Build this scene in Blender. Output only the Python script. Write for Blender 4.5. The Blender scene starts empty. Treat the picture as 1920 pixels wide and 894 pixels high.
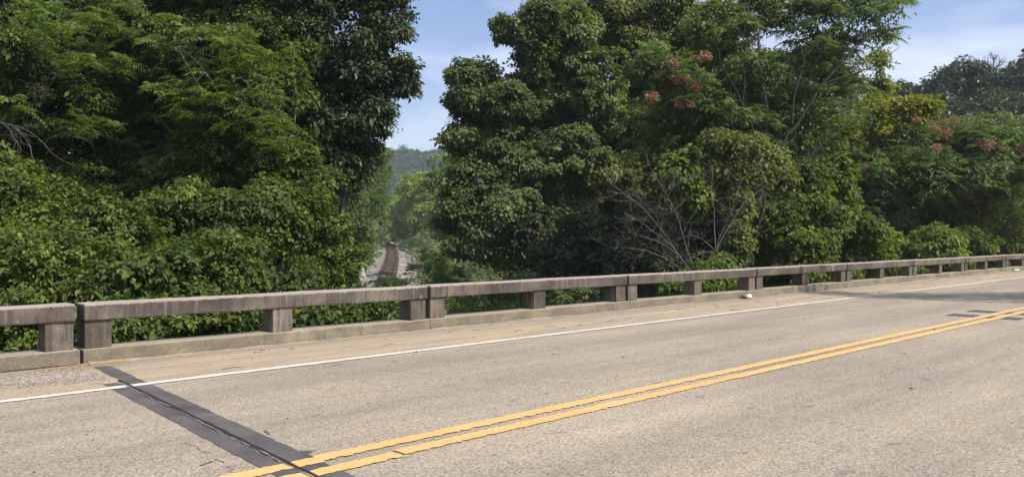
import bpy, bmesh, math, random
import numpy as np
from mathutils import Vector

# ---------------------------------------------------------------- camera, sky, sun
SC = bpy.context.scene
COL = SC.collection
R = math.radians
CAMH = 1.65
F = 1500.0
cam = bpy.data.cameras.new("camera"); co = bpy.data.objects.new("camera", cam); COL.objects.link(co)
co.location = (0, 0, CAMH); co.rotation_euler = (R(90 - 0.153), 0, 0)
cam.lens = 36 * F / 1920; cam.sensor_width = 36; cam.clip_start = 0.05; cam.clip_end = 12000
SC.camera = co

SUN_EL = 50.0
SUN_DIR = np.array([.86, -.51]); SUN_DIR /= np.linalg.norm(SUN_DIR)
sv = Vector((SUN_DIR[0] * math.cos(R(SUN_EL)), SUN_DIR[1] * math.cos(R(SUN_EL)), math.sin(R(SUN_EL))))
sl = bpy.data.lights.new("sun", 'SUN'); sl.energy = 4.6; sl.angle = R(.53); sl.color = (1, .93, .82)
so = bpy.data.objects.new("sun", sl); COL.objects.link(so); so.rotation_euler = sv.to_track_quat('Z', 'Y').to_euler()

W = bpy.data.worlds.new("World"); SC.world = W; W.use_nodes = True
nt = W.node_tree; nt.nodes.clear()
def wn(t): return nt.nodes.new(t)
out = wn('ShaderNodeOutputWorld'); bg = wn('ShaderNodeBackground'); sky = wn('ShaderNodeTexSky')
sky.sky_type = 'NISHITA'; sky.sun_disc = False; sky.sun_elevation = R(SUN_EL)
sky.sun_rotation = math.atan2(SUN_DIR[0], SUN_DIR[1]); sky.air_density = 1.0; sky.dust_density = 2.0; sky.ozone_density = 2.0
bg.inputs[1].default_value = .15
tc = wn('ShaderNodeTexCoord'); mp = wn('ShaderNodeMapping'); mp.inputs['Scale'].default_value = (1.6, 2.2, 7.5)
mp.inputs['Location'].default_value = (2.35, .9, 1.25)
nz = wn('ShaderNodeTexNoise'); nz.inputs['Scale'].default_value = 1.5; nz.inputs['Detail'].default_value = 8; nz.inputs['Roughness'].default_value = .55
cr = wn('ShaderNodeValToRGB'); cr.color_ramp.elements[0].position = .44; cr.color_ramp.elements[0].color = (0, 0, 0, 1)
cr.color_ramp.elements[1].position = .78; cr.color_ramp.elements[1].color = (.8, .8, .8, 1)
mx = wn('ShaderNodeMixRGB'); mx.inputs[2].default_value = (6.6, 6.8, 7.6, 1)
tint = wn('ShaderNodeMixRGB'); tint.blend_type = 'MULTIPLY'; tint.inputs[0].default_value = 1; tint.inputs[2].default_value = (1.04, 1.0, 1.08, 1)
nt.links.new(tc.outputs['Generated'], mp.inputs[0]); nt.links.new(mp.outputs[0], nz.inputs[0]); nt.links.new(nz.outputs[0], cr.inputs[0])
nt.links.new(cr.outputs[0], mx.inputs[0]); nt.links.new(sky.outputs[0], tint.inputs[1]); nt.links.new(tint.outputs[0], mx.inputs[1])
nt.links.new(mx.outputs[0], bg.inputs[0]); nt.links.new(bg.outputs[0], out.inputs[0])
SC.view_settings.view_transform = 'Standard'; SC.view_settings.look = 'None'
SC.view_settings.exposure = 0.26; SC.view_settings.gamma = 1
SC.cycles.max_bounces = 6; SC.cycles.transparent_max_bounces = 4; SC.cycles.volume_bounces = 0

# ---------------------------------------------------------------- helpers
rng = np.random.default_rng(11); random.seed(7)
TH = math.atan2(1590, 1500)
U = np.array([math.sin(TH), math.cos(TH), 0.0]); N = np.array([-math.cos(TH), math.sin(TH), 0.0])
RZ = math.atan2(U[1], U[0])                       # object frame whose x runs along the bridge, y across it
def ST(s, t, z=0.0): return tuple(U * s + N * t + np.array([0, 0, z]))
def P(px, py, d): return np.array([(px - 960) / F * d, d, CAMH + (443 - py) / F * d])

def tag(o, label=None, cat=None, group=None, kind=None):
    if label: o['label'] = label
    if cat: o['category'] = cat
    if group: o['group'] = group
    if kind: o['kind'] = kind
    return o
def empty(name, loc=(0, 0, 0), rz=0):
    o = bpy.data.objects.new(name, None); o.empty_display_size = .2; COL.objects.link(o)
    o.location = loc; o.rotation_euler = (0, 0, rz); return o
def link(name, me, mat=None, parent=None, loc=(0, 0, 0), rz=0):
    o = bpy.data.objects.new(name, me)
    if mat: me.materials.append(mat)
    COL.objects.link(o)
    o.location = loc; o.rotation_euler = (0, 0, rz)
    if parent is not None: o.parent = parent
    return o
def amesh(name, V, Q, var=None, smooth=False):
    V = np.asarray(V, dtype=np.float32); Q = np.asarray(Q, dtype=np.int32)
    me = bpy.data.meshes.new(name); k = Q.shape[1]
    me.vertices.add(len(V)); me.vertices.foreach_set("co", V.ravel())
    me.loops.add(Q.size); me.loops.foreach_set("vertex_index", Q.ravel())
    me.polygons.add(len(Q)); me.polygons.foreach_set("loop_start", np.arange(0, Q.size, k, dtype=np.int32))
    me.polygons.foreach_set("use_smooth", np.full(len(Q), bool(smooth)))
    me.update(calc_edges=True)
    if var is not None:
        a = me.attributes.new("var", 'FLOAT', 'FACE'); a.data.foreach_set("value", np.asarray(var, dtype=np.float32))
    return me
class MB:
    """collects quads"""
    def __init__(s): s.v = []; s.q = []; s.n = 0
    def add(s, v, q):
        s.v.append(np.asarray(v, float)); s.q.append(np.asarray(q, int) + s.n); s.n += len(v)
    def tube(s, pts, rad, seg=6):
        pts = np.asarray(pts, float); n = len(pts); rad = np.broadcast_to(rad, n)
        tan = np.gradient(pts, axis=0); tan /= np.linalg.norm(tan, axis=1)[:, None] + 1e-9
        ref = np.array([.31, .17, .93]) if abs(tan[0][2]) < .8 else np.array([.93, .2, .1])
        a = np.cross(tan, ref); a /= np.linalg.norm(a, axis=1)[:, None]; b = np.cross(tan, a)
        th = np.linspace(0, 2 * math.pi, seg, endpoint=False)
        V = pts[:, None] + rad[:, None, None] * (np.cos(th)[None, :, None] * a[:, None] + np.sin(th)[None, :, None] * b[:, None])
        V = V.reshape(-1, 3); i = np.arange(n - 1)[:, None] * seg; j = np.arange(seg)[None]
        j2 = (j + 1) % seg
        q = np.stack([i + j, i + j2, i + seg + j2, i + seg + j], -1).reshape(-1, 4)
        s.add(V, q)
        e = (n - 1) * seg
        if seg == 6:
            s.add(V[e:e + 6], [[0, 1, 2, 3], [0, 3, 4, 5]]); s.add(V[:6], [[3, 2, 1, 0], [5, 4, 3, 0]])
    def box(s, x0, x1, y0, y1, z0, z1):
        v = [(x, y, z) for x in (x0, x1) for y in (y0, y1) for z in (z0, z1)]
        s.add(v, [[0, 1, 3, 2], [4, 6, 7, 5], [0, 4, 5, 1], [2, 3, 7, 6], [0, 2, 6, 4], [1, 5, 7, 3]])
    def build(s, name, mat, parent=None, smooth=False, loc=(0, 0, 0), rz=0):
        return link(name, amesh(name, np.concatenate(s.v), np.concatenate(s.q), smooth=smooth), mat, parent, loc, rz)

def unit(a): return a / (np.linalg.norm(a, axis=-1, keepdims=True) + 1e-9)
def rdir(n): return unit(rng.normal(size=(n, 3)))

# ---------------------------------------------------------------- materials
def mat(name):
    m = bpy.data.materials.new(name); m.use_nodes = True; t = m.node_tree
    return m, t, t.nodes['Principled BSDF'], t.nodes['Material Output']
def nd(t, typ, **kw):
    n = t.nodes.new(typ)
    for k, v in kw.items():
        if k in ('blend_type', 'operation', 'attribute_name', 'feature', 'data_type', 'noise_dimensions'): setattr(n, k, v)
        else: n.inputs[k.replace('_', ' ')].default_value = v
    return n
def ramp(t, src, stops):
    c = t.nodes.new('ShaderNodeValToRGB'); e = c.color_ramp.elements
    while len(e) < len(stops): e.new(.5)
    for el, (p, col) in zip(e, stops):
        el.position = p; el.color = (*col, 1) if len(col) == 3 else col
    t.links.new(src, c.inputs[0]); return c.outputs[0]
def g(v): return (v, v, v)
def noise(t, vec, scale, detail=4, rough=.55, mapping=None):
    if mapping:
        m = t.nodes.new('ShaderNodeMapping'); m.inputs['Scale'].default_value = mapping; t.links.new(vec, m.inputs[0]); vec = m.outputs[0]
    n = nd(t, 'ShaderNodeTexNoise', Scale=scale, Detail=detail, Roughness=rough); t.links.new(vec, n.inputs['Vector']); return n.outputs[0]
def mix(t, a, b, f, blend='MIX'):
    m = t.nodes.new('ShaderNodeMixRGB'); m.blend_type = blend
    for i, x in ((0, f), (1, a), (2, b)):
        if isinstance(x, (int, float)): m.inputs[i].default_value = x if i == 0 else (x, x, x, 1)
        elif isinstance(x, tuple): m.inputs[i].default_value = (*x, 1)
        else: t.links.new(x, m.inputs[i])
    return m.outputs[0]
def math_(t, op, a, b=0.0):
    m = t.nodes.new('ShaderNodeMath'); m.operation = op
    for i, x in ((0, a), (1, b)):
        if isinstance(x, (int, float)): m.inputs[i].default_value = x
        else: t.links.new(x, m.inputs[i])
    return m.outputs[0]
def bump(t, bs, h, strength=.3, dist=.02):
    b = t.nodes.new('ShaderNodeBump'); b.inputs['Strength'].default_value = strength; b.inputs['Distance'].default_value = dist
    t.links.new(h, b.inputs['Height']); t.links.new(b.outputs[0], bs.inputs['Normal'])
def objco(t, rnd=True):
    c = t.nodes.new('ShaderNodeTexCoord').outputs['Object']
    if not rnd: return c
    oi = t.nodes.new('ShaderNodeObjectInfo'); v = t.nodes.new('ShaderNodeVectorMath'); v.operation = 'SCALE'
    cx = t.nodes.new('ShaderNodeCombineXYZ'); cx.inputs[0].default_value = 37; cx.inputs[1].default_value = 11; cx.inputs[2].default_value = 23
    t.links.new(cx.outputs[0], v.inputs[0]); t.links.new(oi.outputs['Random'], v.inputs['Scale'])
    a = t.nodes.new('ShaderNodeVectorMath'); a.operation = 'ADD'; t.links.new(c, a.inputs[0]); t.links.new(v.outputs[0], a.inputs[1])
    return a.outputs[0]

def leafmat(name, dark, mid, light, odd=(.30, .24, .03), trans=.38, rough=.5, oddp=.988):
    m, t, b, o = mat(name)
    at = nd(t, 'ShaderNodeAttribute', attribute_name='var')
    col = ramp(t, at.outputs['Fac'], [(0, dark), (.45, mid), (.9, light), (oddp, light), (min(oddp + .006, 1), odd)])
    t.links.new(col, b.inputs['Base Color']); b.inputs['Roughness'].default_value = rough
    b.inputs['Specular IOR Level'].default_value = .22
    tr = t.nodes.new('ShaderNodeBsdfTranslucent')
    c2 = mix(t, col, (.9, 1.0, .35), 1.0, 'MULTIPLY'); c3 = mix(t, c2, 1.6, 1.0, 'MULTIPLY')
    t.links.new(c3, tr.inputs[0])
    ms = t.nodes.new('ShaderNodeMixShader'); ms.inputs[0].default_value = trans
    t.links.new(b.outputs[0], ms.inputs[1]); t.links.new(tr.outputs[0], ms.inputs[2]); t.links.new(ms.outputs[0], o.inputs[0])
    return m
L_VINE = leafmat('leaf_vine', (.030, .058, .014), (.066, .104, .024), (.185, .222, .05), (.40, .32, .03))
L_KUDZU = leafmat('leaf_vine_bright', (.046, .078, .018), (.098, .142, .030), (.225, .27, .06))
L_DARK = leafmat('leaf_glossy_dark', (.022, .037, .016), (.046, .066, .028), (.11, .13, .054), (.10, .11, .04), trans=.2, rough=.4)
L_MAPLE = leafmat('leaf_maple', (0.058, 0.090, 0.036), (0.116, 0.155, 0.061), (0.232, 0.265, 0.107), (.2, .18, .03))
L_OLIVE = leafmat('leaf_olive', (0.062, 0.084, 0.025), (0.117, 0.146, 0.042), (0.222, 0.241, 0.082), (.28, .2, .03))
L_AIL = leafmat('leaf_compound', (0.058, 0.094, 0.039), (0.116, 0.167, 0.062), (0.219, 0.276, 0.116), (.35, .28, .04))
L_PALE = leafmat('leaf_pale', (.08, .12, .028), (.14, .19, .045), (.23, .29, .08), (.25, .25, .08))
L_YELL = leafmat('leaf_yellowing', (.10, .13, .02), (.18, .20, .026), (.33, .32, .04), (.4, .3, .03))
L_FAR = leafmat('leaf_far', (0.030, 0.060, 0.026), (0.055, 0.095, 0.036), (0.100, 0.150, 0.058), trans=.2, rough=.7)
L_CENT = leafmat('leaf_sunny', (.10, .14, .02), (.18, .24, .035), (.30, .36, .06), trans=.3, rough=.5)
L_SEED = leafmat('seed_pink', (.16, .13, .06), (.32, .155, .115), (.46, .27, .20), (.30, .30, .12), trans=.2, rough=.7)

def bark(name, c1, c2):
    m, t, b, o = mat(name); v = objco(t)
    n = noise(t, v, 6, 6, .6, (1, 1, .3)); t.links.new(ramp(t, n, [(.3, c1), (.7, c2)]), b.inputs['Base Color'])
    b.inputs['Roughness'].default_value = .9; bump(t, b, noise(t, v, 30, 4, .6, (1, 1, .2)), .6, .02); return m
BARK = bark('bark_grey_brown', (.06, .05, .04), (.16, .14, .11))
BARKD = bark('bark_bare_grey', (.06, .052, .042), (.20, .175, .145))

def concrete():
    m, t, b, o = mat('weathered_concrete'); v = objco(t)
    big = noise(t, v, 1.1, 5, .6); fine = noise(t, v, 34, 5, .7)
    streak = noise(t, v, 5.5, 5, .62, (2.2, 2.2, .10)); streak2 = noise(t, v, 16, 3, .6, (1, 1, .13))
    base = ramp(t, big, [(.38, (.055, .045, .037)), (.5, (.095, .079, .063)), (.65, (.165, .138, .11))])
    base = mix(t, base, (.25, .212, .17), ramp(t, streak, [(.55, g(0)), (.72, g(.75))]))
    base = mix(t, base, (.055, .044, .036), ramp(t, streak2, [(.5, g(0)), (.68, g(.8))]))
    # upward faces paler: sunlight painted in, plus cleaner concrete; pale chips along top arris
    sp = t.nodes.new('ShaderNodeSeparateXYZ'); t.links.new(t.nodes.new('ShaderNodeTexCoord').outputs['Object'], sp.inputs[0])
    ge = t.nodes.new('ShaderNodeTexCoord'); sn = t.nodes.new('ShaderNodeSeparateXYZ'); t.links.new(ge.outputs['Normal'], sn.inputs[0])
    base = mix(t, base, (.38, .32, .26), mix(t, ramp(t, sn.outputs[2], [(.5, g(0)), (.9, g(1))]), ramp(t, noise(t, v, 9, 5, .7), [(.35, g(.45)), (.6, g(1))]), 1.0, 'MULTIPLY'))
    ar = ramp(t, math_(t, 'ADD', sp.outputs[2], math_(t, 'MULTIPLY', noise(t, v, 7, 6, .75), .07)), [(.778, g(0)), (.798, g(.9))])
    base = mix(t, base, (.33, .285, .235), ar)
    base = mix(t, base, (.30, .26, .215), ramp(t, noise(t, v, 4.3, 7, .8), [(.63, g(0)), (.66, g(.7))]))
    base = mix(t, base, (.045, .036, .03), ramp(t, noise(t, v, 8, 6, .8, (1, 1, .4)), [(.62, g(0)), (.68, g(.7))]))
    base = mix(t, base, ramp(t, fine, [(.3, g(.72)), (.7, g(1.2))]), 1.0, 'MULTIPLY')
    t.links.new(base, b.inputs['Base Color']); b.inputs['Roughness'].default_value = .9
    bump(t, b, fine, .35, .008); return m
def curbmat():
    m, t, b, o = mat('curb_concrete'); v = objco(t)
    big = noise(t, v, 1.6, 5, .6, (1, 1, 2)); fine = noise(t, v, 30, 5, .7)
    base = ramp(t, big, [(.3, (.12, .10, .078)), (.5, (.185, .158, .112)), (.7, (.26, .225, .155))])
    base = mix(t, base, (.20, .20, .10), ramp(t, noise(t, v, 3.3, 5, .65), [(.5, g(0)), (.72, g(.6))]))
    base = mix(t, base, (.10, .085, .075), ramp(t, noise(t, v, 6, 4, .6, (1, 1, .25)), [(.56, g(0)), (.75, g(.7))]))
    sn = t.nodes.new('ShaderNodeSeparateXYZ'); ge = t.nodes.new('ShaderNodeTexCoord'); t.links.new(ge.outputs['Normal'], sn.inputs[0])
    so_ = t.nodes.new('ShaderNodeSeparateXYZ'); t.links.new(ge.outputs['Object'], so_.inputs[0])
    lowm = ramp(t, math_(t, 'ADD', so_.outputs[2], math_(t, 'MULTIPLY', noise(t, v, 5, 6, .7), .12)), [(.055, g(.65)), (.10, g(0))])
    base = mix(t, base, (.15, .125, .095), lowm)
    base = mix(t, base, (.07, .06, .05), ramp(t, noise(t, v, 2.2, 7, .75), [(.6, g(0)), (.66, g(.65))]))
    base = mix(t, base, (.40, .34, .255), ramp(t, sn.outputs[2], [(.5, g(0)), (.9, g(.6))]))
    base = mix(t, base, ramp(t, fine, [(.3, g(.7)), (.7, g(1.22))]), 1.0, 'MULTIPLY')
    t.links.new(base, b.inputs['Base Color']); b.inputs['Roughness'].default_value = .92
    bump(t, b, fine, .5, .012); return m
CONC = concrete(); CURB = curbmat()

def roadmat():
    m, t, b, o = mat('worn_asphalt'); v = objco(t, False)
    sp = t.nodes.new('ShaderNodeSeparateXYZ'); t.links.new(v, sp.inputs[0]); T = sp.outputs[1]
    big = noise(t, v, .55, 6, .6, (.45, 1.3, 1)); med = noise(t, v, 3.5, 5, .65)
    base = ramp(t, big, [(.33, (.278, .240, .186)), (.5, (.342, .292, .220)), (.66, (.398, .333, .235))])
    # polished, slightly greyer wheel paths run along the lanes
    wob = math_(t, 'ADD', T, math_(t, 'MULTIPLY', math_(t, 'SUBTRACT', noise(t, v, .35, 3), .5), .9))
    def band(c, w):
        d = math_(t, 'ABSOLUTE', math_(t, 'SUBTRACT', wob, c)); return ramp(t, math_(t, 'DIVIDE', d, w), [(0, g(1)), (1, g(0))])
    wp = mix(t, mix(t, band(8.1, 1.0), band(6.5, .8), 1.0, 'ADD'), mix(t, band(3.7, .9), band(2.0, .8), 1.0, 'ADD'), 1.0, 'ADD')
    base = mix(t, base, (.25, .217, .174), mix(t, wp, ramp(t, med, [(.35, g(.25)), (.65, g(.85))]), 1.0, 'MULTIPLY'))
    # sandy shoulder
    sh = ramp(t, math_(t, 'ADD', T, math_(t, 'MULTIPLY', math_(t, 'SUBTRACT', noise(t, v, 1.2, 5, .6, (.35, 1.5, 1)), .5), 1.1)), [(0, g(0)), (1, g(1))])
    shf = math_(t, 'SUBTRACT', math_(t, 'ADD', T, math_(t, 'MULTIPLY', math_(t, 'SUBTRACT', noise(t, v, 1.2, 5, .6, (.35, 1.5, 1)), .5), .5)), 9.25)
    shm = ramp(t, math_(t, 'MULTIPLY', shf, 3.5), [(0, g(0)), (1, g(.85))])
    sand = ramp(t, noise(t, v, 1.3, 6, .65, (.4, 2.2, 1)), [(.3, (.28, .235, .17)), (.5, (.37, .295, .20)), (.7, (.45, .345, .225))])
    base = mix(t, base, sand, shm)
    edge = ramp(t, math_(t, 'SUBTRACT', T, math_(t, 'MULTIPLY', noise(t, v, 1.4, 4, .6, (.5, 1, 1)), .6)), [(0, g(0)), (1, g(0))])
    ef = ramp(t, math_(t, 'MULTIPLY', math_(t, 'SUBTRACT', math_(t, 'ADD', T, math_(t, 'MULTIPLY', noise(t, v, 1.4, 4, .6, (.5, 1, 1)), .7)), 11.0), 3), [(0, g(0)), (1, g(.7))])
    base = mix(t, base, (.27, .235, .195), ef)
    # exposed aggregate
    vo = nd(t, 'ShaderNodeTexVoronoi', Scale=75.0); t.links.new(v, vo.inputs['Vector'])
    hs = t.nodes.new('ShaderNodeSeparateColor'); t.links.new(vo.outputs['Color'], hs.inputs[0])
    agg = ramp(t, hs.outputs[0], [(0, g(.45)), (.18, g(.76)), (.5, g(1.0)), (.86, g(1.12)), (1, g(1.45))])
    aggm = mix(t, agg, 1.0, math_(t, 'MULTIPLY', shm, .55))
    base = mix(t, base, aggm, .95, 'MULTIPLY')
    f2 = noise(t, v, 38, 4, .7); base = mix(t, base, ramp(t, f2, [(.36, g(.58)), (.47, g(.96)), (.7, g(1.12))]), math_(t, 'SUBTRACT', .9, math_(t, 'MULTIPLY', shm, .5)), 'MULTIPLY')
    lane = noise(t, v, 1.0, 5, .6, (.12, 3.2, 1)); base = mix(t, base, ramp(t, lane, [(.35, g(.90)), (.62, g(1.04))]), 1.0, 'MULTIPLY')
    # oil spots and tar flecks
    sps = noise(t, v, 2.6, 2, .5, (.8, 1.6, 1)); base = mix(t, base, (.12, .105, .095), ramp(t, sps, [(.68, g(0)), (.72, g(.55))]))
    fl = noise(t, v, 14, 2, .5, (.7, 1.6, 1)); base = mix(t, base, (.11, .10, .09), ramp(t, fl, [(.72, g(0)), (.75, g(.65))]))
    t.links.new(base, b.inputs['Base Color']); b.inputs['Roughness'].default_value = .88; b.inputs['Specular IOR Level'].default_value = .3
    bump(t, b, f2, .12, .004); return m
ROAD = roadmat()
def paint(name, c1, c2, wearcol, lo, hi):
    m, t, b, o = mat(name); v = objco(t, False)
    base = ramp(t, noise(t, v, 1.5, 6, .6), [(.3, c1), (.7, c2)])
    vo = nd(t, 'ShaderNodeTexVoronoi', Scale=75.0); t.links.new(v, vo.inputs['Vector'])
    hs = t.nodes.new('ShaderNodeSeparateColor'); t.links.new(vo.outputs['Color'], hs.inputs[0])
    base = mix(t, base, ramp(t, hs.outputs[0], [(0, g(.82)), (1, g(1.1))]), 1.0, 'MULTIPLY')
    base = mix(t, base, wearcol, ramp(t, noise(t, v, 9, 6, .75, (.6, 1.3, 1)), [(lo, g(0)), (hi, g(1))]))
    t.links.new(base, b.inputs['Base Color']); b.inputs['Roughness'].default_value = .8
    bump(t, b, noise(t, v, 45, 3, .7), .12, .004); return m
WHITE = paint('paint_white', (.52, .48, .41), (.64, .60, .51), (.33, .29, .23), .62, .70)
YELLOW = paint('paint_yellow', (.56, .34, .115), (.66, .425, .17), (.38, .29, .17), .58, .70)
def simple(name, c1, c2, sc=8, rough=.9, bs=0, metal=0):
    m, t, b, o = mat(name); v = objco(t)
    t.links.new(ramp(t, noise(t, v, sc, 5, .65), [(.3, c1), (.7, c2)]), b.inputs['Base Color'])
    b.inputs['Roughness'].default_value = rough; b.inputs['Metallic'].default_value = metal
    if bs: bump(t, b, noise(t, v, sc * 5, 4, .7), bs, .01)
    return m
TAR = simple('joint_asphalt', (.050, .047, .048), (.12, .11, .102), 2.2, .85, .2)
GROOVE = simple('joint_seal', (.012, .011, .011), (.022, .02, .02), 12, .7)
LIP = simple('joint_lip_grit', (.10, .09, .075), (.28, .25, .2), 14, .9, .4)
PATCH = simple('patch_tar', (.055, .05, .055), (.085, .08, .085), 6, .8, .3)
STONE = simple('gravel_grey', (.15, .13, .11), (.38, .335, .28), 14, .9)
BALL = None
SLEEP = simple('sleeper_wood', (.06, .04, .028), (.14, .095, .07), 5, .9, .4)
RAILM = simple('rail_steel', (.035, .022, .016), (.06, .038, .028), 10, .7, 0, .3)
RAILT = simple('rail_polished', (.05, .042, .036), (.09, .075, .065), 10, .6, 0, .6)
ROCK = simple('limestone', (.22, .20, .18), (.46, .43, .38), 1.2, .95, .8)
TWIG = simple('twig_brown', (.07, .04, .025), (.16, .10, .06), 10, .9)
STRAW = simple('dry_straw', (.30, .20, .11), (.46, .33, .19), 20, .9)
CANW = simple('cup_white', (.65, .68, .70), (.8, .82, .83), 4, .5)
CANB = simple('cup_brown', (.10, .035, .02), (.18, .07, .04), 8, .6)
CANC = simple('bottle_blue', (.45, .58, .66), (.7, .78, .82), 8, .35)
def ballmat():
    m, t, b, o = mat('track_ballast'); v = objco(t, False)
    vo = nd(t, 'ShaderNodeTexVoronoi', Scale=9.0); t.links.new(v, vo.inputs['Vector'])
    hs = t.nodes.new('ShaderNodeSeparateColor'); t.links.new(vo.outputs['Color'], hs.inputs[0])
    c = ramp(t, noise(t, v, .25, 6, .65), [(.3, (.19, .165, .14)), (.7, (.33, .30, .27))])
    c = mix(t, c, ramp(t, hs.outputs[0], [(0, g(.5)), (1, g(1.35))]), .9, 'MULTIPLY')
    at = nd(t, 'ShaderNodeAttribute', attribute_name='var')
    c = mix(t, c, (.11, .065, .045), math_(t, 'MULTIPLY', at.outputs['Fac'], .6))
    t.links.new(c, b.inputs['Base Color']); b.inputs['Roughness'].default_value = .95
    bump(t, b, vo.outputs['Distance'], .8, .06); return m
def groundmat():
    m, t, b, o = mat('forest_floor'); v = objco(t, False)
    c = ramp(t, noise(t, v, .35, 8, .7), [(.3, (.035, .03, .018)), (.5, (.05, .055, .02)), (.7, (.045, .075, .02))])
    t.links.new(c, b.inputs['Base Color']); b.inputs['Roughness'].default_value = .95
    bump(t, b, noise(t, v, 5, 5, .7), .8, .1); return m

# ---------------------------------------------------------------- terrain
TY = np.array([-60, -20, 0, 15, 30, 60, 98, 115, 140, 166, 195, 215, 235, 255, 290])
TX = np.array([22, 11.5, 8, 4.8, 1.2, -6.6, -15.5, -17.9, -21.1, -24.8, -29.6, -33.8, -39.2, -46, -62.])
TZ = np.array([-7.6, -7.5, -7.3, -7.1, -6.8, -6.0, -4.49, -3.79, -2.74, -1.89, -.95, -.25, .35, .7, 1.2])
def trk(y): return np.interp(y, TY, TX), np.interp(y, TY, TZ)
def sstep(a, b, x): k = np.clip((x - a) / (b - a), 0, 1); return k * k * (3 - 2 * k)
def hn(x, y): return .5 * np.sin(x * .31 + 1.3 * np.sin(y * .17)) + .5 * np.sin(y * .27 + 1.7 * np.sin(x * .13)) + .25 * np.sin(x * 1.1 + y * .7)
def H(x, y):
    x = np.asarray(x, float); y = np.asarray(y, float)
    tx, tz = trk(y); d = x - tx
    far = sstep(20, 90, y)
    lw = np.where(d < 0, 3.4, 3.9)
    l = np.clip(np.abs(d) - lw, 0, None)
    tl = -1.0 + 9 * far + 20 * sstep(25, 160, -d)       # hillside left of the line
    tr = -2.6 + 5.5 * far + 22 * sstep(30, 130, d) * sstep(30, 110, y)
    dz = np.where(d < 0, np.minimum(.85 * l, np.maximum(tl - tz, .3)), np.minimum(.42 * l, np.maximum(tr - tz, .3)))
    z = tz - 1.0 + dz + hn(x, y) * .35 * sstep(0, 6, l) * (1 + far)
    s = x * U[0] + y * U[1]; t = x * N[0] + y * N[1]
    # fill that carries the road up to the left end of the bridge and behind the camera
    fl = sstep(4.5, 1.0, s) * sstep(17, 12.5, t)
    z = z * (1 - fl) + (-.5) * fl
    fb = sstep(30, 34, s) * sstep(-1, -3, t) ; z = z * (1 - fb) + np.minimum(-.4, z + 99) * fb
    fr = sstep(50, 60, s) * sstep(17, 12.5, t); z = z * (1 - fr) + (-.4) * fr
    onroad = (t > -3) & (t < 12.6); z = np.where(onroad, np.minimum(z, -.45), z)
    fd = sstep(400, 900, np.hypot(x, y)); z = z * (1 - fd) + 2 * fd
    return z
def axis(lo, hi, step, grow, far):
    a = list(np.arange(lo, hi, step)); st = step
    while a[-1] < far: st *= grow; a.append(a[-1] + st)
    st = step
    while a[0] > -far: st *= grow; a.insert(0, a[0] - st)
    return np.array(a)
gx = axis(-60, 70, 1.0, 1.18, 4000); gy = axis(-10, 240, 1.0, 1.18, 4500)
X, Y = np.meshgrid(gx, gy); Z = H(X, Y)
nx, ny = len(gx), len(gy); i = np.arange(ny - 1)[:, None] * nx + np.arange(nx - 1)[None]
Q = np.stack([i, i + 1, i + nx + 1, i + nx], -1).reshape(-1, 4)
tag(link('ground', amesh('ground', np.stack([X, Y, Z], -1).reshape(-1, 3), Q, smooth=True), groundmat()), kind='structure')

# ---------------------------------------------------------------- railway
ty = np.arange(-20, 262, .5); txx = np.interp(ty, TY, TX)
def smooth1(a, w=25):
    k = np.hanning(w); k /= k.sum(); p = np.pad(a, w // 2, mode='reflect', reflect_type='odd'); return np.convolve(p, k, 'valid')
txx = smooth1(txx, 31); tzz = smooth1(np.interp(ty, TY, TZ), 31)
cl = np.stack([txx, ty, tzz], 1); tg = np.gradient(cl, axis=0); tg[:, 2] = 0; tg = unit(tg); rt = np.stack([tg[:, 1], -tg[:, 0], 0 * ty], 1)
prof = [(-5.2, -1.15), (-3.4, -.42), (-2.3, -.25), (-1.65, -.08), (-1.35, 0), (0, 0), (1.35, 0), (1.65, -.08), (2.5, -.28), (4.1, -.40), (5.6, -1.15)]
sub = []
for a, b in zip(prof[:-1], prof[1:]):
    for k in range(3): sub.append((a[0] + (b[0] - a[0]) * k / 3, a[1] + (b[1] - a[1]) * k / 3))
sub.append(prof[-1]); sub = np.array(sub)
V = cl[:, None] + rt[:, None] * sub[None, :, :1] + np.array([0, 0, 1.]) * sub[None, :, 1:]
V[..., 2] += rng.normal(size=V.shape[:2]) * .035 + .05 * np.sin(V[..., 1] * .8 + V[..., 0])
m_ = len(sub); n_ = len(ty); i = np.arange(n_ - 1)[:, None] * m_ + np.arange(m_ - 1)[None]
Q = np.stack([i, i + 1, i + m_ + 1, i + m_], -1).reshape(-1, 4)
va = np.tile(np.exp(-(np.abs((sub[:-1, 0] + sub[1:, 0]) / 2) / 1.5) ** 4), n_ - 1)
tag(link('ballast', amesh('ballast', V.reshape(-1, 3), Q, va, True), ballmat()), kind='structure')
trackroot = tag(empty('railway_track', (cl[0][0], cl[0][1], cl[0][2])), 'single rusty railway track curving away between the wooded banks', 'railway track')
o0 = np.array(trackroot.location)
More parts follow.
